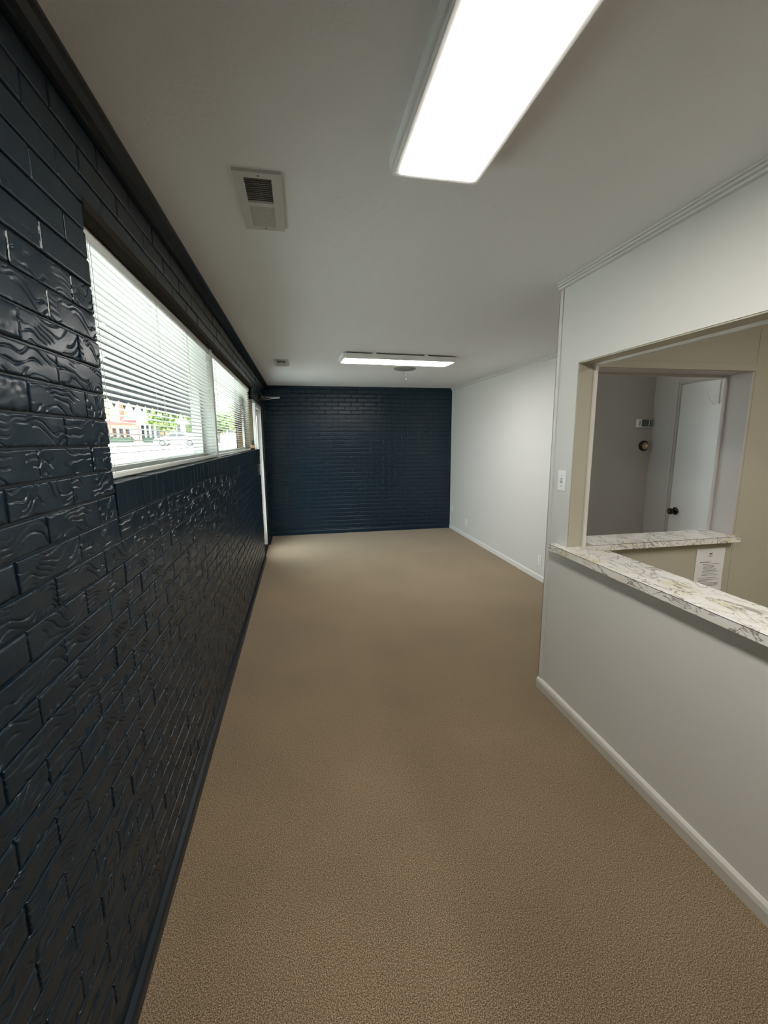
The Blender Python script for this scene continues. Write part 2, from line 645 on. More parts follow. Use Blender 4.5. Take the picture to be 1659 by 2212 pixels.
# ---------------------------------------------------------------- back wall
YM = YB + JD - 0.0030
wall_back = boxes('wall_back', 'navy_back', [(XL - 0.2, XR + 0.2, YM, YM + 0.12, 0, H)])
struct(wall_back, 'dark blue painted brick wall at the far end')
cells = []
PB = 0.2115
for c in range(-1, 36):
    z0 = Z0 + c * COURSE
    if z0 < 0.0 or z0 + COURSE > 2.45:
        continue
    off = 0.007 if c % 2 else 0.007 + PB / 2
    for k in range(-4, 14):
        a0, a1 = off + k * PB + JV / 2, off + (k + 1) * PB - JV / 2
        a0, a1 = max(a0, XL - 0.01), min(a1, XR - 0.004)
        if a1 - a0 > 0.02:
            cells.append((a0, a1, z0))
lay_bricks(wall_back, cells, PB - JV, -math.pi / 2, lambda a, z: (a, YM + 0.0030, z), (0, -1, 0), 501, (40, 12), (26, 8), 0.0022, 'navy_back')
bm = bmesh.new()
extrude_prof(bm, [(YM, 0), (YB - 0.014, 0), (YB - 0.014, 0.055), (YB - 0.006, 0.068), (YM, 0.072)], XL, XR, 'yz')
struct(obj('baseboard_back', bm, 'navy_back'), 'navy skirting along the foot of the blue back wall')

# ---------------------------------------------------------------- right far wall and alcove
o = boxes('wall_right', 'wall', [(XR, XR + 0.12, YA + 0.1, YM + 0.1, 0, H)])
struct(o, 'long pale grey wall on the far right')
bm = bmesh.new()
extrude_prof(bm, [(XR, 0), (XR - 0.012, 0), (XR - 0.012, 0.05), (XR - 0.006, 0.062), (XR, 0.064)], YA, YB)
struct(obj('baseboard_right', bm, 'trim'), 'white skirting along the far right wall')


def crown(bm, x, y0, y1, s):
    """three stepped beads under the ceiling, projecting towards s from the plane x"""
    extrude_prof(bm, [(x, H), (x + s * 0.022, H), (x + s * 0.024, H - 0.003), (x + s * 0.024, H - 0.010), (x + s * 0.016, H - 0.0125),
                      (x + s * 0.016, H - 0.0145), (x + s * 0.021, H - 0.016), (x + s * 0.021, H - 0.024), (x + s * 0.010, H - 0.0265), (x + s * 0.010, H - 0.0285),
                      (x + s * 0.014, H - 0.030), (x + s * 0.014, H - 0.038), (x, H - 0.041)], y0, y1)


bm = bmesh.new()
crown(bm, XR, YA, YB, -1)
struct(obj('trim_2', bm, 'wall'), 'slim pale moulding along the top of the far right wall')
o = boxes('wall_alcove_end', 'alcove', [(XR, XA + 0.12, YA, YA + 0.1, 0, H)])
struct(o, 'grey alcove end wall carrying two thermostats')
AD0, AD1, ADZ = 2.44, 3.21, 2.03        # alcove door
o = boxes('wall_alcove_side', 'alcove', [(XA, XA + 0.12, YE, AD0 - 0.045, 0, H), (XA, XA + 0.12, AD1 + 0.045, YA, 0, H),
                                         (XA, XA + 0.12, AD0 - 0.045, AD1 + 0.045, ADZ + 0.045, H)])
struct(o, 'grey alcove side wall around the white door')
d1 = boxes('door_1', 'door_white', [(XA + 0.012, XA + 0.052, AD0 + 0.003, AD1 - 0.003, 0.008, ADZ - 0.003)], bevel=0.002)
struct(d1, 'flush white door with a bronze knob in the alcove')
boxes('door_stop_frame', 'alcove', [(XA + 0.0, XA + 0.1, AD1, AD1 + 0.045, 0, ADZ + 0.045), (XA + 0.0, XA + 0.1, AD0 - 0.045, AD0, 0, ADZ + 0.045),
                                    (XA + 0.0, XA + 0.1, AD0, AD1, ADZ, ADZ + 0.045)], d1, bevel=0.003)
boxes('door_casing', 'alcove', [(XA - 0.012, XA, AD1 + 0.012, AD1 + 0.052, 0, ADZ + 0.052), (XA - 0.012, XA, AD0 - 0.052, AD0 - 0.012, 0, ADZ + 0.052),
                                (XA - 0.012, XA, AD0 - 0.012, AD1 + 0.012, ADZ + 0.012, ADZ + 0.052)], d1, bevel=0.003)
bm = bmesh.new()
ky, kz = AD1 - 0.065, 0.95
lathe(bm, [(0.033, 0), (0.033, -0.004), (0.026, -0.010), (0.012, -0.014), (0.012, -0.034), (0.022, -0.038), (0.028, -0.048), (0.028, -0.056), (0.023, -0.064), (0.010, -0.067)],
      'x', (XA + 0.012, ky, kz))
kn = obj('door_knob', bm, 'dark_brass', d1, smooth=True)
bm = bmesh.new()
lathe(bm, [(0.010, 0), (0.010, -0.003), (0.004, -0.004)], 'x', (XA + 0.012 - 0.067, ky, kz), 16)
obj('key_cylinder', bm, 'brass', kn)
# wire hook over the door
hk = thing('over_door_hook', 'thin white wire hook hung over the top of the alcove door', 'hook', (XA + 0.006, 2.86, ADZ - 0.19))
bm = bmesh.new()
tube(bm, [(0.012, 0, 0.186), (0.0, 0, 0.186), (0.0, 0, 0.10), (0.0, 0, 0.0)], 0.0035)
obj('strap', bm, 'plastic', hk)
for s in (-1, 1):
    bm = bmesh.new()
    tube(bm, [(-0.002, 0, 0.002), (-0.012, s * 0.025, 0.0), (-0.03, s * 0.045, 0.03), (-0.045, s * 0.06, 0.09), (-0.05, s * 0.066, 0.12)], 0.003)
    obj('prong', bm, 'plastic', hk)
bm = bmesh.new()
tube(bm, [(-0.003, -0.04, 0.075), (-0.003, 0.04, 0.075)], 0.003)
obj('cross_bar', bm, 'plastic', hk)

# thermostats on the alcove end wall
t = thing('digital_thermostat', 'rectangular white thermostat with grey display above the round one', 'thermostat', (3.105, YA, 1.716))
bm = bmesh.new()
box(bm, -0.078, 0.074, -0.028, 0, -0.037, 0.037)
obj('case', bm, 'plastic', t, bevel=0.004)
boxes('display', 'lcd', [(-0.040, 0.032, -0.0305, -0.027, -0.031, 0.034)], t)
boxes('slot', 'black', [(-0.063, -0.058, -0.0295, -0.027, -0.022, 0.024)], t)
boxes('button_panel', 'plastic_grey', [(0.040, 0.070, -0.0305, -0.027, -0.034, 0.034)], t)
for i in range(3):
    boxes('button', 'black', [(0.044, 0.052, -0.0325, -0.030, -0.026 + i * 0.021, -0.014 + i * 0.021)], t)
t = thing('round_thermostat', 'round brass rimmed thermostat below the digital one', 'thermostat', (3.125, YA, 1.512))
bm = bmesh.new()
lathe(bm, [(0.048, 0), (0.048, -0.012), (0.044, -0.020), (0.036, -0.022)], 'y', (0, 0, 0), 32)
obj('ring', bm, 'dark_brass', t, smooth=True)
bm = bmesh.new()
lathe(bm, [(0.035, -0.020), (0.033, -0.032), (0.027, -0.037), (0.015, -0.038)], 'y', (0, 0, 0), 32)
obj('dial', bm, 'brass', t, smooth=True)
bm = bmesh.new()
lathe(bm, [(0.014, -0.037), (0.013, -0.042), (0.006, -0.044)], 'y', (0, 0, 0), 24)
obj('dial_cap', bm, 'plastic', t, smooth=True)

# ---------------------------------------------------------------- partition with its opening
PY0, PY1, PZ0, PZ1 = 0.10, 2.12, 0.945, 1.985
o = boxes('wall_partition', 'partition', [(XP, XP2, YN, PY0, 0, H), (XP, XP2, PY0, PY1, 0, PZ0), (XP, XP2, PY0, PY1, PZ1, H), (XP, XP2, PY1, YE, 0, H)])
struct(o, 'putty coloured partition with a wide counter opening on the right')
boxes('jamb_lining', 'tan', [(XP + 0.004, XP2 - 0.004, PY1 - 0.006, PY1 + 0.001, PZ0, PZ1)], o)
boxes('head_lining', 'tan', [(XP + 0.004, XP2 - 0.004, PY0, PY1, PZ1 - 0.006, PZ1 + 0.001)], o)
boxes('edge_bead', 'cream_trim', [(XP2 - 0.012, XP2 + 0.008, PY1 - 0.018, PY1 + 0.01, PZ0, PZ1), (XP2 - 0.012, XP2 + 0.008, PY0, PY1 - 0.018, PZ1 - 0.018, PZ1 + 0.01)], o, bevel=0.004)
bm = bmesh.new()
crown(bm, XP, YN, YE + 0.012, -1)
struct(obj('trim_3', bm, 'partition'), 'stepped pale moulding along the top of the partition')
bm = bmesh.new()
extrude_prof(bm, [(XP, 0), (XP - 0.016, 0), (XP - 0.018, 0.045), (XP - 0.014, 0.062), (XP - 0.006, 0.070), (XP, 0.072)], YN, YE + 0.006)
struct(obj('baseboard_partition', bm, 'cream_trim'), 'cream rounded skirting at the foot of the partition')
o = boxes('trim_4', 'partition', [(XP - 0.006, XP + 0.002, YE - 0.026, YE + 0.006, 0.07, H - 0.04), (XP - 0.006, XP2, YE, YE + 0.006, 0.07, H - 0.04)], bevel=0.0015)
struct(o, 'slim upright corner strip on the end of the partition')

# counter along the partition
ct = boxes('counter_ledge', 'marble', [(XP - 0.055, XP2 + 0.075, PY0 + 0.002, PY1 - 0.007, PZ0 + 0.0, PZ0 + 0.035), (XP - 0.055, XP - 0.001, PY1 - 0.007, PY1 + 0.085, PZ0, PZ0 + 0.035)])
tag(ct, 'long cream marbled laminate ledge running along the partition', 'counter')
boxes('edge_seam', 'black', [(XP - 0.0556, XP - 0.0545, PY0 + 0.002, PY1 + 0.085, PZ0 + 0.0335, PZ0 + 0.0353)], ct)

# wall with the inner hatch
FX1, FZ1 = 2.655, 1.975
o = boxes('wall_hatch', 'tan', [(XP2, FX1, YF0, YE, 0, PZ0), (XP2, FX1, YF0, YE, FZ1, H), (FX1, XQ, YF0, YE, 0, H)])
struct(o, 'tan panelled wall with a hatch behind the partition counter')
boxes('panel_seam', 'plastic_grey', [(2.672, 2.6732, YF0 - 0.0012, YF0 + 0.001, 0.05, H)], o)
boxes('jamb_lining', 'alcove', [(FX1 - 0.006, FX1 + 0.001, YF0 - 0.002, YE + 0.004, PZ0, FZ1)], o)
boxes('head_lining', 'alcove', [(XP2, FX1, YF0 - 0.002, YE + 0.004, FZ1 - 0.006, FZ1 + 0.001)], o)
boxes('hatch_casing', 'alcove', [(FX1 - 0.024, FX1 + 0.05, YE, YE + 0.014, PZ0, FZ1 + 0.05), (XP2, FX1 - 0.024, YE, YE + 0.014, FZ1 - 0.022, FZ1 + 0.05)], o, bevel=0.003)
boxes('head_casing', 'tan', [(XP2, FX1 + 0.012, YF0 - 0.012, YF0, FZ1 - 0.004, FZ1 + 0.035)], o, bevel=0.003)
ct2 = boxes('hatch_ledge', 'marble', [(XP2 + 0.076, FX1 - 0.007, YF0 - 0.055, YE + 0.03, PZ0, PZ0 + 0.035), (FX1 - 0.007, FX1 + 0.006, YF0 - 0.055, YF0 - 0.001, PZ0, PZ0 + 0.035)])
tag(ct2, 'short cream marbled ledge under the inner hatch', 'counter')
boxes('edge_seam', 'black', [(XP2 + 0.076, FX1 + 0.006, YF0 - 0.0556, YF0 - 0.0545, PZ0 + 0.0335, PZ0 + 0.0353)], ct2)
# enclosing walls of the counter room and behind the camera
struct(boxes('wall_reception', 'tan', [(XQ, XQ + 0.1, YN, YE, 0, H)]), 'tan wall at the far side of the counter room')
struct(boxes('wall_front', 'wall', [(XO, XQ, YN - 0.1, YN, 0, H)]), 'pale wall behind the viewer')

# notice on the tan wall
pp = thing('printed_notice', 'white printed sheet taped to the tan wall under the hatch', 'paper', (2.512, YF0 - 0.0015, 0.622))
bm = bmesh.new()
nx, nz = 8, 10
g = [[bm.verts.new((-0.106 + 0.212 * i / nx, -0.0015 - 0.006 * max(0, 1 - j / 3) ** 2 * abs(math.sin(2.6 * i / nx)), 0.278 * j / nz)) for j in range(nz + 1)] for i in range(nx + 1)]
for i in range(nx):
    for j in range(nz):
        bm.faces.new((g[i][j], g[i + 1][j], g[i + 1][j + 1], g[i][j + 1]))
bm.normal_update()
bmesh.ops.solidify(bm, geom=list(bm.faces), thickness=0.0004)
obj('sheet', bm, 'paper', pp, smooth=True)
bm = bmesh.new()
rr = random.Random(3)
rows = [(-0.075, 0.005, .190, 2), (-0.052, .072, .176, 1), (-0.052, .03, .166, 1), (-0.052, .04, .158, 1), (-0.048, .028, .150, 1), (-0.048, .05, .142, 1), (-0.05, .062, .133, 1), (-0.05, .07, .125, 1),
        (-0.048, .05, .112, 1), (-0.055, .07, .103, 1), (-0.082, .06, .086, 1), (-0.082, .075, .077, 1), (-0.08, -0.02, .068, 1), (-0.082, .075, .054, 1), (-0.082, .075, .045, 1), (-0.08, 0.07, .036, 1)]
for (a, b, z, w) in rows:
    x = a
    while x < b:
        ln = rr.uniform(0.004, 0.013)
        h = 0.0012 * w + rr.uniform(0, 0.0006)
        vs = [bm.verts.new((px, -0.0085 if z < .08 else -0.0030, pz)) for px, pz in ((x, z - h), (min(x + ln, b), z - h), (min(x + ln, b), z + h), (x, z + h))]
        bm.faces.new(vs)
        x += ln + 0.0022
obj('printed_lines', bm, 'ink', pp)
bm = bmesh.new()
for poly in ([(-0.014, .238), (-0.006, .250), (0.002, .245), (0.014, .250), (0.006, .238), (-0.001, .242)], [(-0.016, .226), (0.014, .228), (0.014, .231), (-0.016, .230)]):
    bm.faces.new([bm.verts.new((x, -0.0030, z)) for x, z in poly])
obj('emblem', bm, 'ink_dark', pp)

# ---------------------------------------------------------------- wall plates
sw = thing('light_switch', 'white toggle switch plate on the end of the partition', 'switch', (XP, 2.196, 1.351))
bm = bmesh.new()
box(bm, -0.006, 0, -0.036, 0.036, -0.058, 0.058)
pl = obj('plate', bm, 'plastic', sw, bevel=0.003)
boxes('toggle_recess', 'plastic_grey', [(-0.0065, -0.005, -0.008, 0.008, -0.014, 0.014)], sw)
bm = bmesh.new()
extrude_prof(bm, [(-0.005, -0.006), (-0.018, 0.004), (-0.018, 0.010), (-0.005, 0.008)], -0.0045, 0.0045)
obj('toggle', bm, 'plastic', sw, bevel=0.001)
for z in (-0.030, 0.030):
    bm = bmesh.new()
    lathe(bm, [(0.003, -0.006), (0.003, -0.0072), (0.001, -0.0074)], 'x', (0, 0, z), 10)
    obj('screw', bm, 'plastic_grey', sw)


def outlet(y, z, label):
    t = thing('wall_outlet', label, 'outlet', (XR, y, z), 0, 'outlets on the far right wall')
    bm = bmesh.new()
    box(bm, -0.006, 0, -0.035, 0.035, -0.057, 0.057)
    obj('plate', bm, 'plastic', t, bevel=0.002)
    for s in (-1, 1):
        bm = bmesh.new()
        lathe(bm, [(0.0165, -0.005), (0.0165, -0.0085), (0.015, -0.009)], 'x', (0, 0, s * 0.0195), 16)
        r = obj('receptacle', bm, 'plastic', t)
        boxes('slot', 'plastic_grey', [(-0.0096, -0.0085, -0.008, -0.0055, s * 0.0195 - 0.002, s * 0.0195 + 0.008), (-0.0096, -0.0085, 0.0055, 0.008, s * 0.0195 - 0.002, s * 0.0195 + 0.008),
                                       (-0.0096, -0.0085, -0.003, 0.003, s * 0.0195 - 0.010, s * 0.0195 - 0.005)], r)


outlet(4.232, 0.232, 'white duplex outlet low on the right wall, the one nearer the partition')
outlet(6.43, 0.242, 'white duplex outlet low on the right wall, the one nearer the blue wall')
bm = bmesh.new()
box(bm, XR - 0.006, XR, 7.05, 7.12, 0.31, 0.425)
tag(obj('blank_plate', bm, 'plastic', None, bevel=0.002), 'small blank white plate low beside the corner of the blue wall', 'wall plate')


# ---------------------------------------------------------------- ceiling fixtures
def fixture(label, loc, rz, L, Wd, drop, gap):
    t = thing('ceiling_light', label, 'ceiling light', loc, rz, 'flat ceiling lights')
    zb, zt = -drop, -gap
    e, lip = 0.021, 0.008
    bm = bmesh.new()
    for (x0, x1, y0, y1) in ((-Wd / 2, Wd / 2, -L / 2, -L / 2 + e), (-Wd / 2, Wd / 2, L / 2 - e, L / 2), (-Wd / 2, -Wd / 2 + e, -L / 2 + e, L / 2 - e), (Wd / 2 - e, Wd / 2, -L / 2 + e, L / 2 - e)):
        box(bm, x0, x1, y0, y1, zb, zt)
    fr = obj('frame', bm, 'trim', t, bevel=0.003)
    bm = bmesh.new()
    for (x0, x1, y0, y1) in ((-Wd / 2 - lip, -Wd / 2, -L / 2 - lip, L / 2 + lip), (Wd / 2, Wd / 2 + lip, -L / 2 - lip, L / 2 + lip), (-Wd / 2, Wd / 2, -L / 2 - lip, -L / 2), (-Wd / 2, Wd / 2, L / 2, L / 2 + lip)):
        box(bm, x0, x1, y0, y1, zb + 0.02, zt)
    obj('outer_rim', bm, 'trim', t, bevel=0.002)
    boxes('housing', 'trim', [(-Wd / 2 + e, Wd / 2 - e, -L / 2 + e, L / 2 - e, zb + 0.012, zt)], t)
    boxes('diffuser', 'lens', [(-Wd / 2 + e, Wd / 2 - e, -L / 2 + e, L / 2 - e, zb - 0.003, zb + 0.010)], t)
    if gap > 0.005:
        for s in (-0.22, 0.24):
            boxes('hanger_clip', 'trim', [(-Wd / 2 - lip, -Wd / 2 + 0.03, s * L - 0.02, s * L + 0.02, zt - 0.01, -0.0005)], t)
            boxes('hanger_clip', 'trim', [(Wd / 2 - 0.03, Wd / 2 + lip, s * L - 0.02, s * L + 0.02, zt - 0.01, -0.0005)], t)
    return t


fixture('large bright ceiling light overhead in the foreground', (0.446, 0.82, H), 0, 1.215, 0.272, 0.055, 0.0)
fixture('smaller looking ceiling light set crosswise near the blue wall', (1.035, 4.555, H), math.pi / 2 + 0.060, 1.19, 0.30, 0.062, 0.014)


t = fixture('ceiling light of the counter room, out of sight behind the partition', (2.75, 0.35, H), 0, 1.215, 0.272, 0.055, 0.0)

# ---------------------------------------------------------------- ceiling vents
def vent(label, loc):
    t = thing('ceiling_vent', label, 'vent', loc, 0, 'ceiling vents')
    w, l = 0.152, 0.385                     # outer size
    ow, ol = 0.088, 0.322                   # louvre field
    bm = bmesh.new()
    for (x0, x1, y0, y1) in ((-w / 2, w / 2, -l / 2, -ol / 2), (-w / 2, w / 2, ol / 2, l / 2), (-w / 2, -ow / 2, -ol / 2, ol / 2), (ow / 2, w / 2, -ol / 2, ol / 2), (-ow / 2, ow / 2, -0.012, 0.012)):
        box(bm, x0, x1, y0, y1, -0.010, 0)
    obj('frame', bm, 'vent', t)
    boxes('duct_shade', 'dark_hole', [(-ow / 2, ow / 2, -ol / 2, ol / 2, -0.0012, -0.0002)], t)  # flat dark sheet painted for the shadow inside the vent opening
    n = 12
    for half in (0, 1):
        y0 = -ol / 2 + 0.006 if half == 0 else 0.018
        for i in range(n):
            yc = y0 + (i + 0.5) * (ol / 2 - 0.020) / n
            bm = bmesh.new()
            lean = -0.0045 if half == 0 else 0.0050
            vs = [(-ow / 2, yc - lean, -0.0015), (ow / 2, yc - lean, -0.0015), (ow / 2, yc + lean, -0.0095), (-ow / 2, yc + lean, -0.0095)]
            A = [bm.verts.new(p) for p in vs]
            B = [bm.verts.new((p[0], p[1] + 0.0013, p[2])) for p in vs]
            for k in range(4):
                bm.faces.new((A[k], A[(k + 1) % 4], B[(k + 1) % 4], B[k]))
            bm.faces.new(A[::-1])
            bm.faces.new(B)
            obj('louvre', bm, 'vent', t)
    for y in (-l / 2 + 0.016, l / 2 - 0.016):
        bm = bmesh.new()
        lathe(bm, [(0.004, -0.010), (0.004, -0.0115), (0.002, -0.012)], 'z', (0.004, y, 0), 10)
        obj('screw', bm, 'plastic_grey', t)
    return t


vent('larger looking ceiling vent with open and shut louvres beside the near light', (-0.103, 1.760, H))
vent('small looking far ceiling vent near the blue wall', (-0.168, 5.085, H))

# round plate with a pull chain
t = thing('ceiling_plate', 'round grey ceiling plate with a short pull chain behind the far light', 'ceiling fitting', (1.295, 5.30, H))
bm = bmesh.new()
lathe(bm, [(0.135, 0), (0.135, -0.006), (0.115, -0.016), (0.085, -0.018)], 'z', (0, 0, 0), 40)
obj('plate', bm, 'disc', t, smooth=True)
bm = bmesh.new()
lathe(bm, [(0.075, -0.017), (0.072, -0.024), (0.045, -0.028), (0.02, -0.029)], 'z', (0, 0, 0), 32)
obj('hub', bm, 'plastic_grey', t, smooth=True)
bm = bmesh.new()
for i in range(16):
    lathe(bm, [(0.0008, -0.029 - i * 0.0055), (0.0022, -0.031 - i * 0.0055), (0.0008, -0.0338 - i * 0.0055)], 'z', (0.01, -0.02, 0), 6)
obj('pull_chain', bm, 'steel', t)
bm = bmesh.new()
lathe(bm, [(0.002, -0.117), (0.006, -0.122), (0.007, -0.134), (0.003, -0.140)], 'z', (0.01, -0.02, 0), 10)
obj('chain_knob', bm, 'plastic', t, smooth=True)

# ---------------------------------------------------------------- windows, frames, blinds
XG = -0.665
boxes_l = [(XL - 0.004, XL - TH, WY0, WY1, LINT - 0.012, LINT)]
o = boxes('trim_5', 'brown_steel', [(XL - 0.16, XL + 0.002, WY0, WY1, LINT - 0.010, LINT + 0.002), (XL - 0.008, XL + 0.002, WY0, WY1, LINT - 0.004, LINT + 0.016)], bevel=0.003)
struct(o, 'brown painted steel lintel over the windows')
for i, (a, b) in enumerate(((WY0, WYM0), (WYM1, WY1))):
    f = 0.035
    z0, z1 = SILL, LINT - 0.010
    w = boxes('window_%d' % (i + 1), 'frame_white', [(XG - 0.03, XG + 0.03, a, a + f, z0, z1), (XG - 0.03, XG + 0.03, b - f, b, z0, z1),
                                                     (XG - 0.03, XG + 0.03, a + f, b - f, z0, z0 + f), (XG - 0.03, XG + 0.03, a + f, b - f, z1 - f, z1)])
    struct(w, ('wide white framed window nearest the viewer', 'wide white framed window nearer the entrance door')[i])
    boxes('pane', 'glass', [(XG - 0.003, XG + 0.003, a + f, b - f, z0 + f, z1 - f)], w)
o = boxes('trim_6', 'frame_white', [(XG - 0.03, XL - 0.034, WYM0, WYM1, SILL, LINT - 0.010)], bevel=0.002)
struct(o, 'white upright post between the two windows')
MT['olive'] = mat('olive_brown_paint', (0.17, 0.145, 0.085, 1), 0.45)
o = boxes('trim_7', 'olive', [(XG - 0.03, XL - 0.020, WY1, WY1 + 0.06, SILL, LINT - 0.010)], bevel=0.002)
struct(o, 'olive brown upright post between the second window and the door glazing')
f = 0.03
w = boxes('window_3', 'door_white', [(XG - 0.03, XG + 0.03, WY1 + 0.06, WY1 + 0.06 + f, SILL, DZ), (XG - 0.03, XG + 0.03, DY0 - f, DY0, SILL, DZ),
                                     (XG - 0.03, XG + 0.03, WY1 + 0.06 + f, DY0 - f, SILL, SILL + f), (XG - 0.03, XG + 0.03, WY1 + 0.06 + f, DY0 - f, DZ - f, DZ)])
struct(w, 'narrow bare side window between the blinds and the entrance door')
boxes('pane', 'glass', [(XG - 0.003, XG + 0.003, WY1 + 0.06 + f, DY0 - f, SILL + f, DZ - f)], w)
boxes('glazing_bar', 'black', [(XG - 0.008, XG + 0.010, WY1 + 0.06 + f, DY0 - f, 1.770, 1.785)], w)
o = boxes('trim_8', 'navy_trim', [(XO, XM - 0.02, WY0, DY0, SILL - 0.03, SILL - 0.001)])
struct(o, 'painted window ledge behind the upright sill bricks')


def slat_mesh(L):
    bm = bmesh.new()
    cs = []
    for k in range(7):
        s = -1 + 2 * k / 6
        cs.append((s * 0.0125, 0.0026 * (1 - s * s)))
    tilt = 0.10
    pts = [(x * math.cos(tilt) - z * math.sin(tilt), x * math.sin(tilt) + z * math.cos(tilt)) for x, z in cs]
    A = [bm.verts.new((x, 0, z)) for x, z in pts]
    B = [bm.verts.new((x, L, z)) for x, z in pts]
    A2 = [bm.verts.new((x, 0, z - 0.0004)) for x, z in pts]
    B2 = [bm.verts.new((x, L, z - 0.0004)) for x, z in pts]
    for k in range(6):
        bm.faces.new((A[k], A[k + 1], B[k + 1], B[k]))
        bm.faces.new((A2[k + 1], A2[k], B2[k], B2[k + 1]))
    bm.faces.new((A[0], B[0], B2[0], A2[0]))
    bm.faces.new((A[6], A2[6], B2[6], B[6]))
    return bm


def blind(a, b, label, ladders, n=32):
    XB = -0.575
    t = thing('venetian_blind', label, 'blind', (XB, a, SILL + 0.004), 0, 'white venetian blinds')
    L = b - a
    top = LINT - 0.012 - (SILL + 0.004)
    bm = bmesh.new()
    box(bm, -0.0125, 0.0135, 0, L, top - 0.030, top)
    obj('head_rail', bm, 'blind', t, bevel=0.002)
    bm = bmesh.new()
    extrude_prof(bm, [(-0.012, 0.002), (0.012, 0.002), (0.0125, 0.012), (0.006, 0.017), (-0.006, 0.017), (-0.0125, 0.012)], 0.0, L)
    obj('bottom_rail', bm, 'blind', t)
    pitch = (top - 0.042 - 0.034) / (n - 1)
    first = None
    for i in range(n):
        z = 0.034 + i * pitch
        if first is None:
            first = obj('slat', slat_mesh(L), 'blind', t, smooth=True)
            s = first
        else:
            s = first.copy()
            COL.objects.link(s)
            s.parent = t
        s.location = (random.uniform(-0.0006, 0.0006), random.uniform(-0.003, 0.003), z + random.uniform(-0.0006, 0.0006))
        s.rotation_euler = (random.uniform(-0.0004, 0.0004), random.uniform(-0.03, 0.03), 0)
    for y in ladders:
        bm = bmesh.new()
        for x in (-0.0135, 0.0138):
            box(bm, x - 0.0004, x + 0.0004, y - 0.0005, y + 0.0005, 0.012, top - 0.028)
        for i in range(n):
            z = 0.0325 + i * pitch
            box(bm, -0.0135, 0.0138, y - 0.0004, y + 0.0004, z - 0.0004, z + 0.0004)
        obj('ladder_cord', bm, 'cord', t)
        bm = bmesh.new()
        box(bm, 0.0138, 0.0150, y + 0.012, y + 0.0132, 0.012, top - 0.028)
        obj('lift_cord', bm, 'cord', t)
    return t


blind(WY0 + 0.004, WYM0 - 0.004, 'white venetian blind in the window nearest the viewer', (0.10, 0.68, 1.17, 1.66))
blind(WYM1 + 0.004, WY1 - 0.004, 'white venetian blind in the window nearer the door', (0.12, 1.05, 1.95))

# board fixed behind the far end of the second blind
t = thing('window_board', 'dark red and beige board standing behind the far end of the second blind', 'sign', (-0.628, 4.60, SILL + 0.036))
boxes('beige_panel', 'label', [(-0.003, 0.003, 0, 0.42, 0.0, 0.16)], t)
MT['maroon'] = mat('maroon_board', (0.10, 0.022, 0.016, 1), 0.5)
boxes('red_panel', 'maroon', [(-0.003, 0.003, 0, 0.42, 0.17, 0.47)], t)
boxes('border', 'black', [(-0.004, 0.004, 0, 0.42, 0.16, 0.172), (-0.004, 0.004, 0, 0.42, 0.47, 0.484), (-0.004, 0.004, -0.012, 0, 0, 0.484), (-0.004, 0.004, 0.42, 0.432, 0, 0.484)], t)
boxes('divider', 'black', [(-0.004, 0.004, 0, 0.42, 0.315, 0.325)], t)

# bottle on the sill
t = thing('amber_bottle', 'small amber spray bottle with tan label at the far end of the sill', 'bottle', (-0.545, 5.245, SILL + 0.001))
bm = bmesh.new()
lathe(bm, [(0.021, 0), (0.023, 0.003), (0.023, 0.062), (0.020, 0.071), (0.010, 0.079), (0.009, 0.086)], 'z', (0, 0, 0), 24)
obj('body', bm, 'amber', t, smooth=True)
bm = bmesh.new()
lathe(bm, [(0.0235, 0.022), (0.0235, 0.055)], 'z', (0, 0, 0), 24)
obj('label_band', bm, 'label', t, smooth=True)
bm = bmesh.new()
lathe(bm, [(0.011, 0.084), (0.011, 0.098), (0.008, 0.100), (0.008, 0.106)], 'z', (0, 0, 0), 16)
obj('cap', bm, 'black', t, smooth=True)
bm = bmesh.new()
tube(bm, [(0.0, 0, 0.100), (0.018, 0, 0.101), (0.026, 0, 0.098)], 0.0028)
obj('nozzle', bm, 'black', t)

# ---------------------------------------------------------------- entrance door
d2 = boxes('door_2', 'door_white', [(-0.640, -0.596, DY0 + 0.052, DY0 + 0.115, 0.02, DZ - 0.05), (-0.640, -0.596, DY1 - 0.115, DY1 - 0.052, 0.02, DZ - 0.05),
                                    (-0.640, -0.596, DY0 + 0.115, DY1 - 0.115, 0.02, 0.22), (-0.640, -0.596, DY0 + 0.115, DY1 - 0.115, DZ - 0.13, DZ - 0.05)], bevel=0.002)
struct(d2, 'white glazed entrance door beside the windows')
boxes('pane', 'glass', [(-0.621, -0.615, DY0 + 0.115, DY1 - 0.115, 0.22, DZ - 0.13)], d2)
boxes('glazing_bar', 'door_white', [(-0.630, -0.606, DY0 + 0.115, DY1 - 0.115, 1.60, 1.625)], d2)
boxes('door_frame', 'door_white', [(-0.70, -0.545, DY0, DY0 + 0.05, 0, DZ), (-0.70, -0.545, DY1 - 0.05, DY1, 0, DZ), (-0.70, -0.545, DY0 + 0.05, DY1 - 0.05, DZ - 0.048, DZ)], d2, bevel=0.003)
boxes('threshold', 'brown_steel', [(-0.70, -0.53, DY0, DY1, 0.0, 0.018)], d2)
for z in (0.26, 1.05, 1.86):
    bm = bmesh.new()
    box(bm, -0.596, -0.588, DY1 - 0.075, DY1 - 0.045, z - 0.05, z + 0.05)
    obj('hinge', bm, 'steel', d2, bevel=0.002)
bm = bmesh.new()
tube(bm, [(-0.596, DY0 + 0.10, 1.02), (-0.566, DY0 + 0.10, 1.02), (-0.560, DY0 + 0.13, 1.02), (-0.560, DY0 + 0.20, 1.02)], 0.009)
obj('lever_handle', bm, 'steel', d2, smooth=True)
wp = thing('door_switch', 'white switch plate on the brick wall beside the entrance door', 'switch', (XL + 0.002, 5.70, 1.215))
bm = bmesh.new()
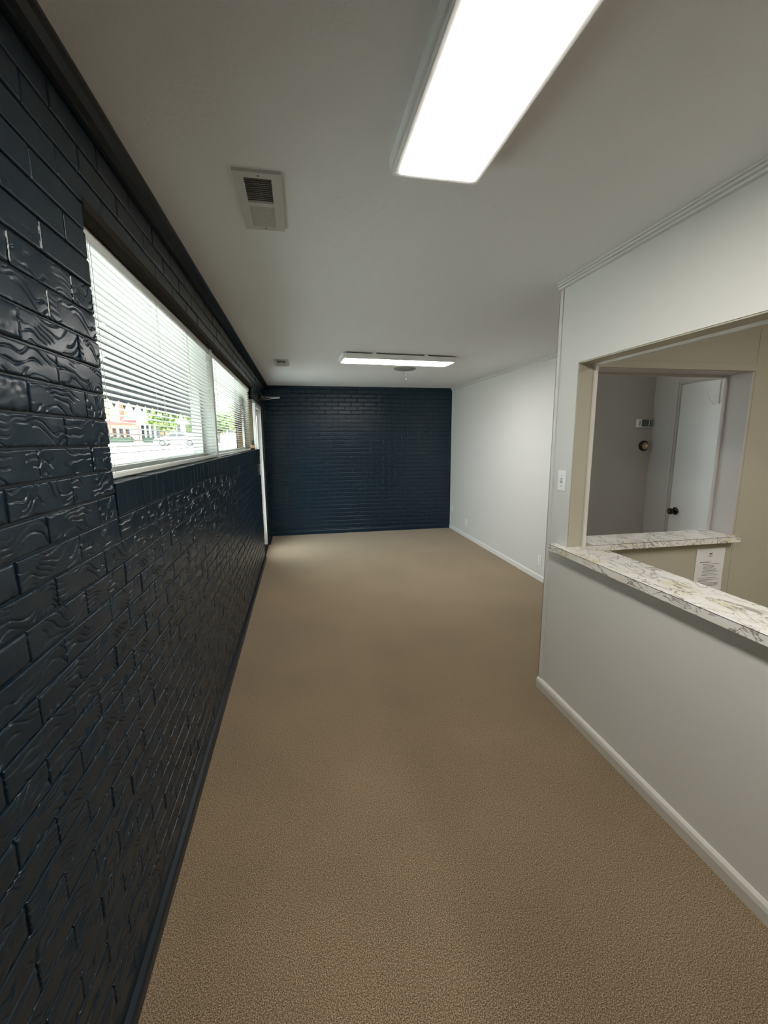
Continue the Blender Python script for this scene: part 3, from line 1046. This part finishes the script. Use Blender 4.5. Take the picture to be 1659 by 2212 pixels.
box(bm, 0, 0.012, -0.036, 0.036, -0.068, 0.068)
obj('plate', bm, 'plastic', wp, bevel=0.003)
bm = bmesh.new()
box(bm, 0.012, 0.024, -0.005, 0.005, -0.004, 0.012)
obj('toggle', bm, 'plastic', wp, bevel=0.001)
cl = thing('door_closer', 'silver door closer arm reaching out above the entrance door', 'door closer', (XL, 6.15, 2.15))
bm = bmesh.new()
box(bm, 0.002, 0.05, -0.11, 0.11, -0.026, 0.026)
obj('body', bm, 'dark_brass', cl, bevel=0.006)
bm = bmesh.new()
box(bm, 0.02, 0.262, -0.008, 0.010, 0.006, 0.014)
obj('main_arm', bm, 'steel', cl, bevel=0.002)
bm = bmesh.new()
tube(bm, [(0.262, 0.002, 0.004), (0.10, 0.10, -0.008), (0.05, 0.13, -0.010)], 0.005)
obj('forearm', bm, 'steel', cl)
bm = bmesh.new()
lathe(bm, [(0.011, -0.006), (0.012, 0.0), (0.012, 0.012), (0.008, 0.017)], 'z', (0.258, 0.001, 0), 14)
obj('pivot', bm, 'steel', cl, smooth=True)

# ---------------------------------------------------------------- outside the windows
MT['concrete'] = mat('sunlit_concrete', (0.62, 0.61, 0.58, 1), 0.9, vary=(0.6, (0.52, 0.51, 0.49, 1), 0.4, 0.7))
MT['coral'] = mat('coral_brick', (0.58, 0.27, 0.20, 1), 0.8, vary=(3, (0.50, 0.22, 0.16, 1), 0.4, 0.7))
MT['yellow'] = mat('yellow_render', (0.74, 0.52, 0.20, 1), 0.8)
MT['maroon_roof'] = mat('maroon_fascia', (0.28, 0.08, 0.07, 1), 0.7)
MT['roof'] = mat('grey_roof', (0.28, 0.30, 0.33, 1), 0.7)
MT['stone'] = mat('white_stone', (0.72, 0.70, 0.66, 1), 0.7)
MT['glazing_shade'] = mat('dark_glazing_and_shade', (0.05, 0.055, 0.07, 1), 0.2)  # dark glass, also painted shadow in the arcade and porch recesses
MT['awning'] = mat('dark_awning_canvas', (0.045, 0.05, 0.055, 1), 0.8)
MT['leaf'] = mat('green_leaf', (0.10, 0.17, 0.045, 1), 0.7, vary=(0.8, (0.22, 0.27, 0.07, 1), 0.35, 0.65))
MT['hedge'] = mat('dark_hedge_leaf', (0.035, 0.06, 0.04, 1), 0.8)
MT['bark'] = mat('bark', (0.12, 0.09, 0.065, 1), 0.9)
MT['car'] = mat('white_car_paint', (0.80, 0.80, 0.80, 1), 0.2)
MT['tyre'] = mat('tyre_rubber', (0.03, 0.03, 0.03, 1), 0.7)
SL = 0.0215


def gz(y):
    return -0.12 + SL * max(0.0, y - 1.0)


bm = bmesh.new()
xs, ys = (-120, -0.78), (-30, 1, 160)
vv = [[bm.verts.new((x, y, gz(y))) for x in xs] for y in ys]
lw = [[bm.verts.new((x, y, gz(y) - 0.2)) for x in xs] for y in ys]
for j in range(2):
    bm.faces.new((vv[j][0], vv[j][1], vv[j + 1][1], vv[j + 1][0]))
    bm.faces.new((lw[j][0], lw[j][1], lw[j + 1][1], lw[j + 1][0]))
    for i in (0, 1):
        bm.faces.new((vv[j][i], vv[j + 1][i], lw[j + 1][i], lw[j][i]))
for j in (0, 2):
    bm.faces.new((vv[j][0], vv[j][1], lw[j][1], lw[j][0]))
struct(obj('parking_lot_ground', bm, 'concrete'), 'pale sunlit concrete lot outside the windows')

# awning with a scalloped hem
aw = thing('awning', 'dark awning with a scalloped hem outside the windows', 'awning', (-0.80, 0.0, 0.0))
bm = bmesh.new()
extrude_prof(bm, [(0.03, 2.75), (-0.45, 2.08), (-0.45, 2.065), (0.03, 2.73)], -1.0, 5.66)
obj('canopy', bm, 'awning', aw)
bm = bmesh.new()
pit = 0.180
A, B = [], []
N = 12
cols = []
y = -1.0
while y < 5.6:
    for k in range(N):
        t_ = (k + 0.5) / N
        cols.append((y + pit * k / N, 1.875 - 0.055 * abs(2 * (k / N) - 1) ** 1.6))
    y += pit
prev = None
for (yy, zz) in cols:
    row = [bm.verts.new((-0.45, yy, 2.07)), bm.verts.new((-0.45, yy, zz)), bm.verts.new((-0.446, yy, zz)), bm.verts.new((-0.446, yy, 2.07))]
    if prev:
        for k in range(4):
            bm.faces.new((prev[k], row[k], row[(k + 1) % 4], prev[(k + 1) % 4]))
    prev = row
obj('scalloped_hem', bm, 'awning', aw)
for y in (-0.9, 2.4, 5.6):
    bm = bmesh.new()
    tube(bm, [(0.035, y, 2.20), (-0.44, y, 2.05)], 0.010)
    obj('strut', bm, 'steel', aw)


def arch_wall(bm, x0, x1, y0, y1, z0, z1, arches, w, sz, rise):
    """wall along x with round-headed openings, real thickness y0..y1"""
    edges = [x0]
    for c in arches:
        edges += [c - w / 2, c + w / 2]
    edges.append(x1)
    for i in range(0, len(edges), 2):
        box(bm, edges[i], edges[i + 1], y0, y1, z0, z1)
    for c in arches:
        n = 8
        top = z0 + rise
        for k in range(n):
            a0, a1 = math.pi * k / n, math.pi * (k + 1) / n
            xa, xb = c - w / 2 * math.cos(a0), c - w / 2 * math.cos(a1)
            za, zb = top + w / 2 * math.sin(a0), top + w / 2 * math.sin(a1)
            A = [bm.verts.new(p) for p in ((xa, y0, za), (xb, y0, zb), (xb, y0, z1), (xa, y0, z1))]
            B = [bm.verts.new(p) for p in ((xa, y1, za), (xb, y1, zb), (xb, y1, z1), (xa, y1, z1))]
            bm.faces.new(A)
            bm.faces.new(B[::-1])
            for q in range(4):
                bm.faces.new((A[q], B[q], B[(q + 1) % 4], A[(q + 1) % 4]))
        box(bm, c - w / 2, c + w / 2, y0, y1, z0, z0 + sz)


G7 = gz(70)
bl = thing('arcade_building', 'coral and yellow building with an arcade seen across the lot', 'building', (0, 70, G7))
bm = bmesh.new()
arch_wall(bm, -33.0, -23.4, 0, 0.5, 0, 2.6, [-28.6, -27.6, -26.65, -25.75, -24.9], 0.62, 0.75, 1.75)
obj('arcade_wall', bm, 'coral', bl)
boxes('arcade_recess', 'glazing_shade', [(-32.8, -23.6, 1.6, 1.8, 0, 2.6)], bl)  # dark panel whose colour stands for the shadow behind the arches
boxes('fascia', 'maroon_roof', [(-33.2, -23.2, -0.35, 2.0, 2.6, 3.15)], bl)
boxes('yellow_block', 'yellow', [(-36, -26.3, 2.2, 9, 0, 9.5)], bl)
boxes('coral_block', 'coral', [(-26.2, -20.6, 3.0, 10, 0, 8.2)], bl)
boxes('pilaster', 'maroon_roof', [(-26.45, -26.1, 2.0, 2.4, 2.6, 9.4)], bl)
bm = bmesh.new()
cx0, cx1, cz0 = -25.3, -21.0, 3.15
base = [bm.verts.new(p) for p in ((cx0, -0.6, cz0), (cx1, -0.6, cz0), (cx1, 3.2, cz0), (cx0, 3.2, cz0))]
ap = [bm.verts.new(p) for p in ((cx0 + 1.2, 1.2, cz0 + 1.75), (cx1 - 1.2, 1.2, cz0 + 1.75))]
bm.faces.new(base[::-1])
bm.faces.new((base[0], base[1], ap[1], ap[0]))
bm.faces.new((base[2], base[3], ap[0], ap[1]))
bm.faces.new((base[1], base[2], ap[1]))
bm.faces.new((base[3], base[0], ap[0]))
obj('hipped_roof', bm, 'roof', bl)
boxes('entablature', 'stone', [(-23.4, -20.9, -0.4, 0.2, 2.45, 3.15)], bl)
for x in (-23.1, -22.4, -21.75, -21.1):
    bm = bmesh.new()
    lathe(bm, [(0.19, 0), (0.15, 0.12), (0.14, 2.3), (0.2, 2.45)], 'z', (x, -0.1, 0), 10)
    obj('column', bm, 'stone', bl)
boxes('porch_recess', 'glazing_shade', [(-23.4, -20.9, 1.4, 1.6, 0, 2.5)], bl)  # dark panel painting the shadow under the porch
# second, more distant block
b2 = thing('pale_building', 'pale low building behind the trees across the lot', 'building', (0, 95, gz(95)))
boxes('wall', 'stone', [(-26, -13, 0, 8, 0, 4.4)], b2)
boxes('fascia', 'yellow', [(-26.2, -12.8, -0.3, 8, 4.4, 5.2)], b2)
for i in range(6):
    f_ = boxes('window', 'stone', [(-25 + i * 2.05, -23.7 + i * 2.05, -0.08, 0.02, 1.0, 3.0)], b2)
    boxes('pane', 'glazing_shade', [(-24.9 + i * 2.05, -23.8 + i * 2.05, -0.1, -0.07, 1.1, 2.9)], f_)


def foliage(bm, c, r, n, size, rng):
    for _ in range(n):
        d = Vector((rng.gauss(0, 1), rng.gauss(0, 1), rng.gauss(0, 1))).normalized()
        p = Vector(c) + Vector((d.x * r[0], d.y * r[1], d.z * r[2])) * rng.uniform(0.45, 1.0)
        a = Vector((rng.gauss(0, 1), rng.gauss(0, 1), rng.gauss(0, 1))).normalized()
        b = a.cross(d)
        if b.length < 0.1:
            continue
        b.normalize()
        s = size * rng.uniform(0.6, 1.3)
        vs = [bm.verts.new(p + q) for q in (a * s, b * s * 0.6, -a * s, -b * s * 0.6 + d * s * 0.2)]
        bm.faces.new(vs)


def tree(label, x, y, h, r, seed, group='trees across the lot'):
    rng = random.Random(seed)
    t = thing('leafy_tree', label, 'tree', (x, y, gz(y)), 0, group)
    bm = bmesh.new()
    tube(bm, [(0, 0, 0), (0.05, 0, h * 0.3), (-0.05, 0.05, h * 0.55), (0.1, 0, h * 0.8)], 0.12)
    obj('trunk', bm, 'bark', t)
    bm = bmesh.new()
    for _ in range(7):
        foliage(bm, (rng.uniform(-0.5, 0.5) * r, rng.uniform(-0.5, 0.5) * r, h * rng.uniform(0.42, 0.8)), (r * 0.6, r * 0.6, h * 0.2), 150, 0.32, rng)
    obj('crown', bm, 'leaf', t)


tree('broad green tree just right of the coral building across the lot', -17.6, 62, 5.4, 2.3, 1)
tree('green tree above the parked white car across the lot', -14.8, 71, 4.6, 2.3, 2)
tree('small yellow green tree beyond the car, nearest the window post', -10.8, 62, 4.4, 1.9, 3)
tree('tall dense tree seen through the second blind', -7.6, 66, 6.0, 2.4, 4)
tree('slim tree seen at the end of the second blind', -4.6, 56, 4.6, 1.8, 5)


def hedge(label, x0, x1, y, h, seed):
    rng = random.Random(seed)
    t = thing('clipped_hedge', label, 'hedge', ((x0 + x1) / 2, y, gz(y)), 0, 'hedges across the lot')
    w = (x1 - x0) / 2
    bm = bmesh.new()
    box(bm, -w * 0.96, w * 0.96, -0.4, 0.4, -0.05, h * 0.85)
    obj('core', bm, 'hedge', t)
    bm = bmesh.new()
    for i in range(14):
        foliage(bm, (-w + 2 * w * (i + 0.5) / 14, 0, h * 0.5), (w / 9, 0.55, h * 0.55), 40, 0.16, rng)
    obj('leaves', bm, 'hedge', t)


hedge('low dark hedge below the arcade across the lot', -30.5, -23.5, 68.0, 0.85, 11)
hedge('low dark hedge behind the parked white car', -21.8, -18.2, 67.0, 0.8, 12)

# parked car, side on
cr_ = thing('parked_car', 'white car parked side on across the lot', 'car', (-13.4, 52, gz(52)))
prof = [(-2.3, 0.32), (-2.35, 0.62), (-2.2, 0.82), (-1.15, 0.98), (-0.45, 1.42), (0.75, 1.45), (1.55, 1.02), (2.2, 0.96), (2.32, 0.62), (2.25, 0.32)]
bm = bmesh.new()
extrude_prof(bm, prof, -0.86, 0.86)
obj('body', bm, 'car', cr_, bevel=0.03)
for s in (-0.868, 0.868):
    bm = bmesh.new()
    extrude_prof(bm, [(-0.95, 1.0), (-0.42, 1.34), (0.08, 1.36), (0.08, 1.0)], s - 0.006, s + 0.006)
    obj('side_window', bm, 'glazing_shade', cr_)
    bm = bmesh.new()
    extrude_prof(bm, [(0.16, 1.0), (0.16, 1.36), (0.70, 1.36), (1.25, 1.04)], s - 0.006, s + 0.006)
    obj('side_window', bm, 'glazing_shade', cr_)
for x in (-1.42, 1.40):
    for s in (-0.80, 0.80):
        bm = bmesh.new()
        lathe(bm, [(0.30, -0.10), (0.33, -0.07), (0.33, 0.07), (0.30, 0.10)], 'y', (x, s, 0.33), 20)
        wh = obj('wheel', bm, 'tyre', cr_)
        bm = bmesh.new()
        lathe(bm, [(0.20, -0.11), (0.20, 0.11)], 'y', (x, s, 0.33), 14)
        obj('hub', bm, 'steel', wh)
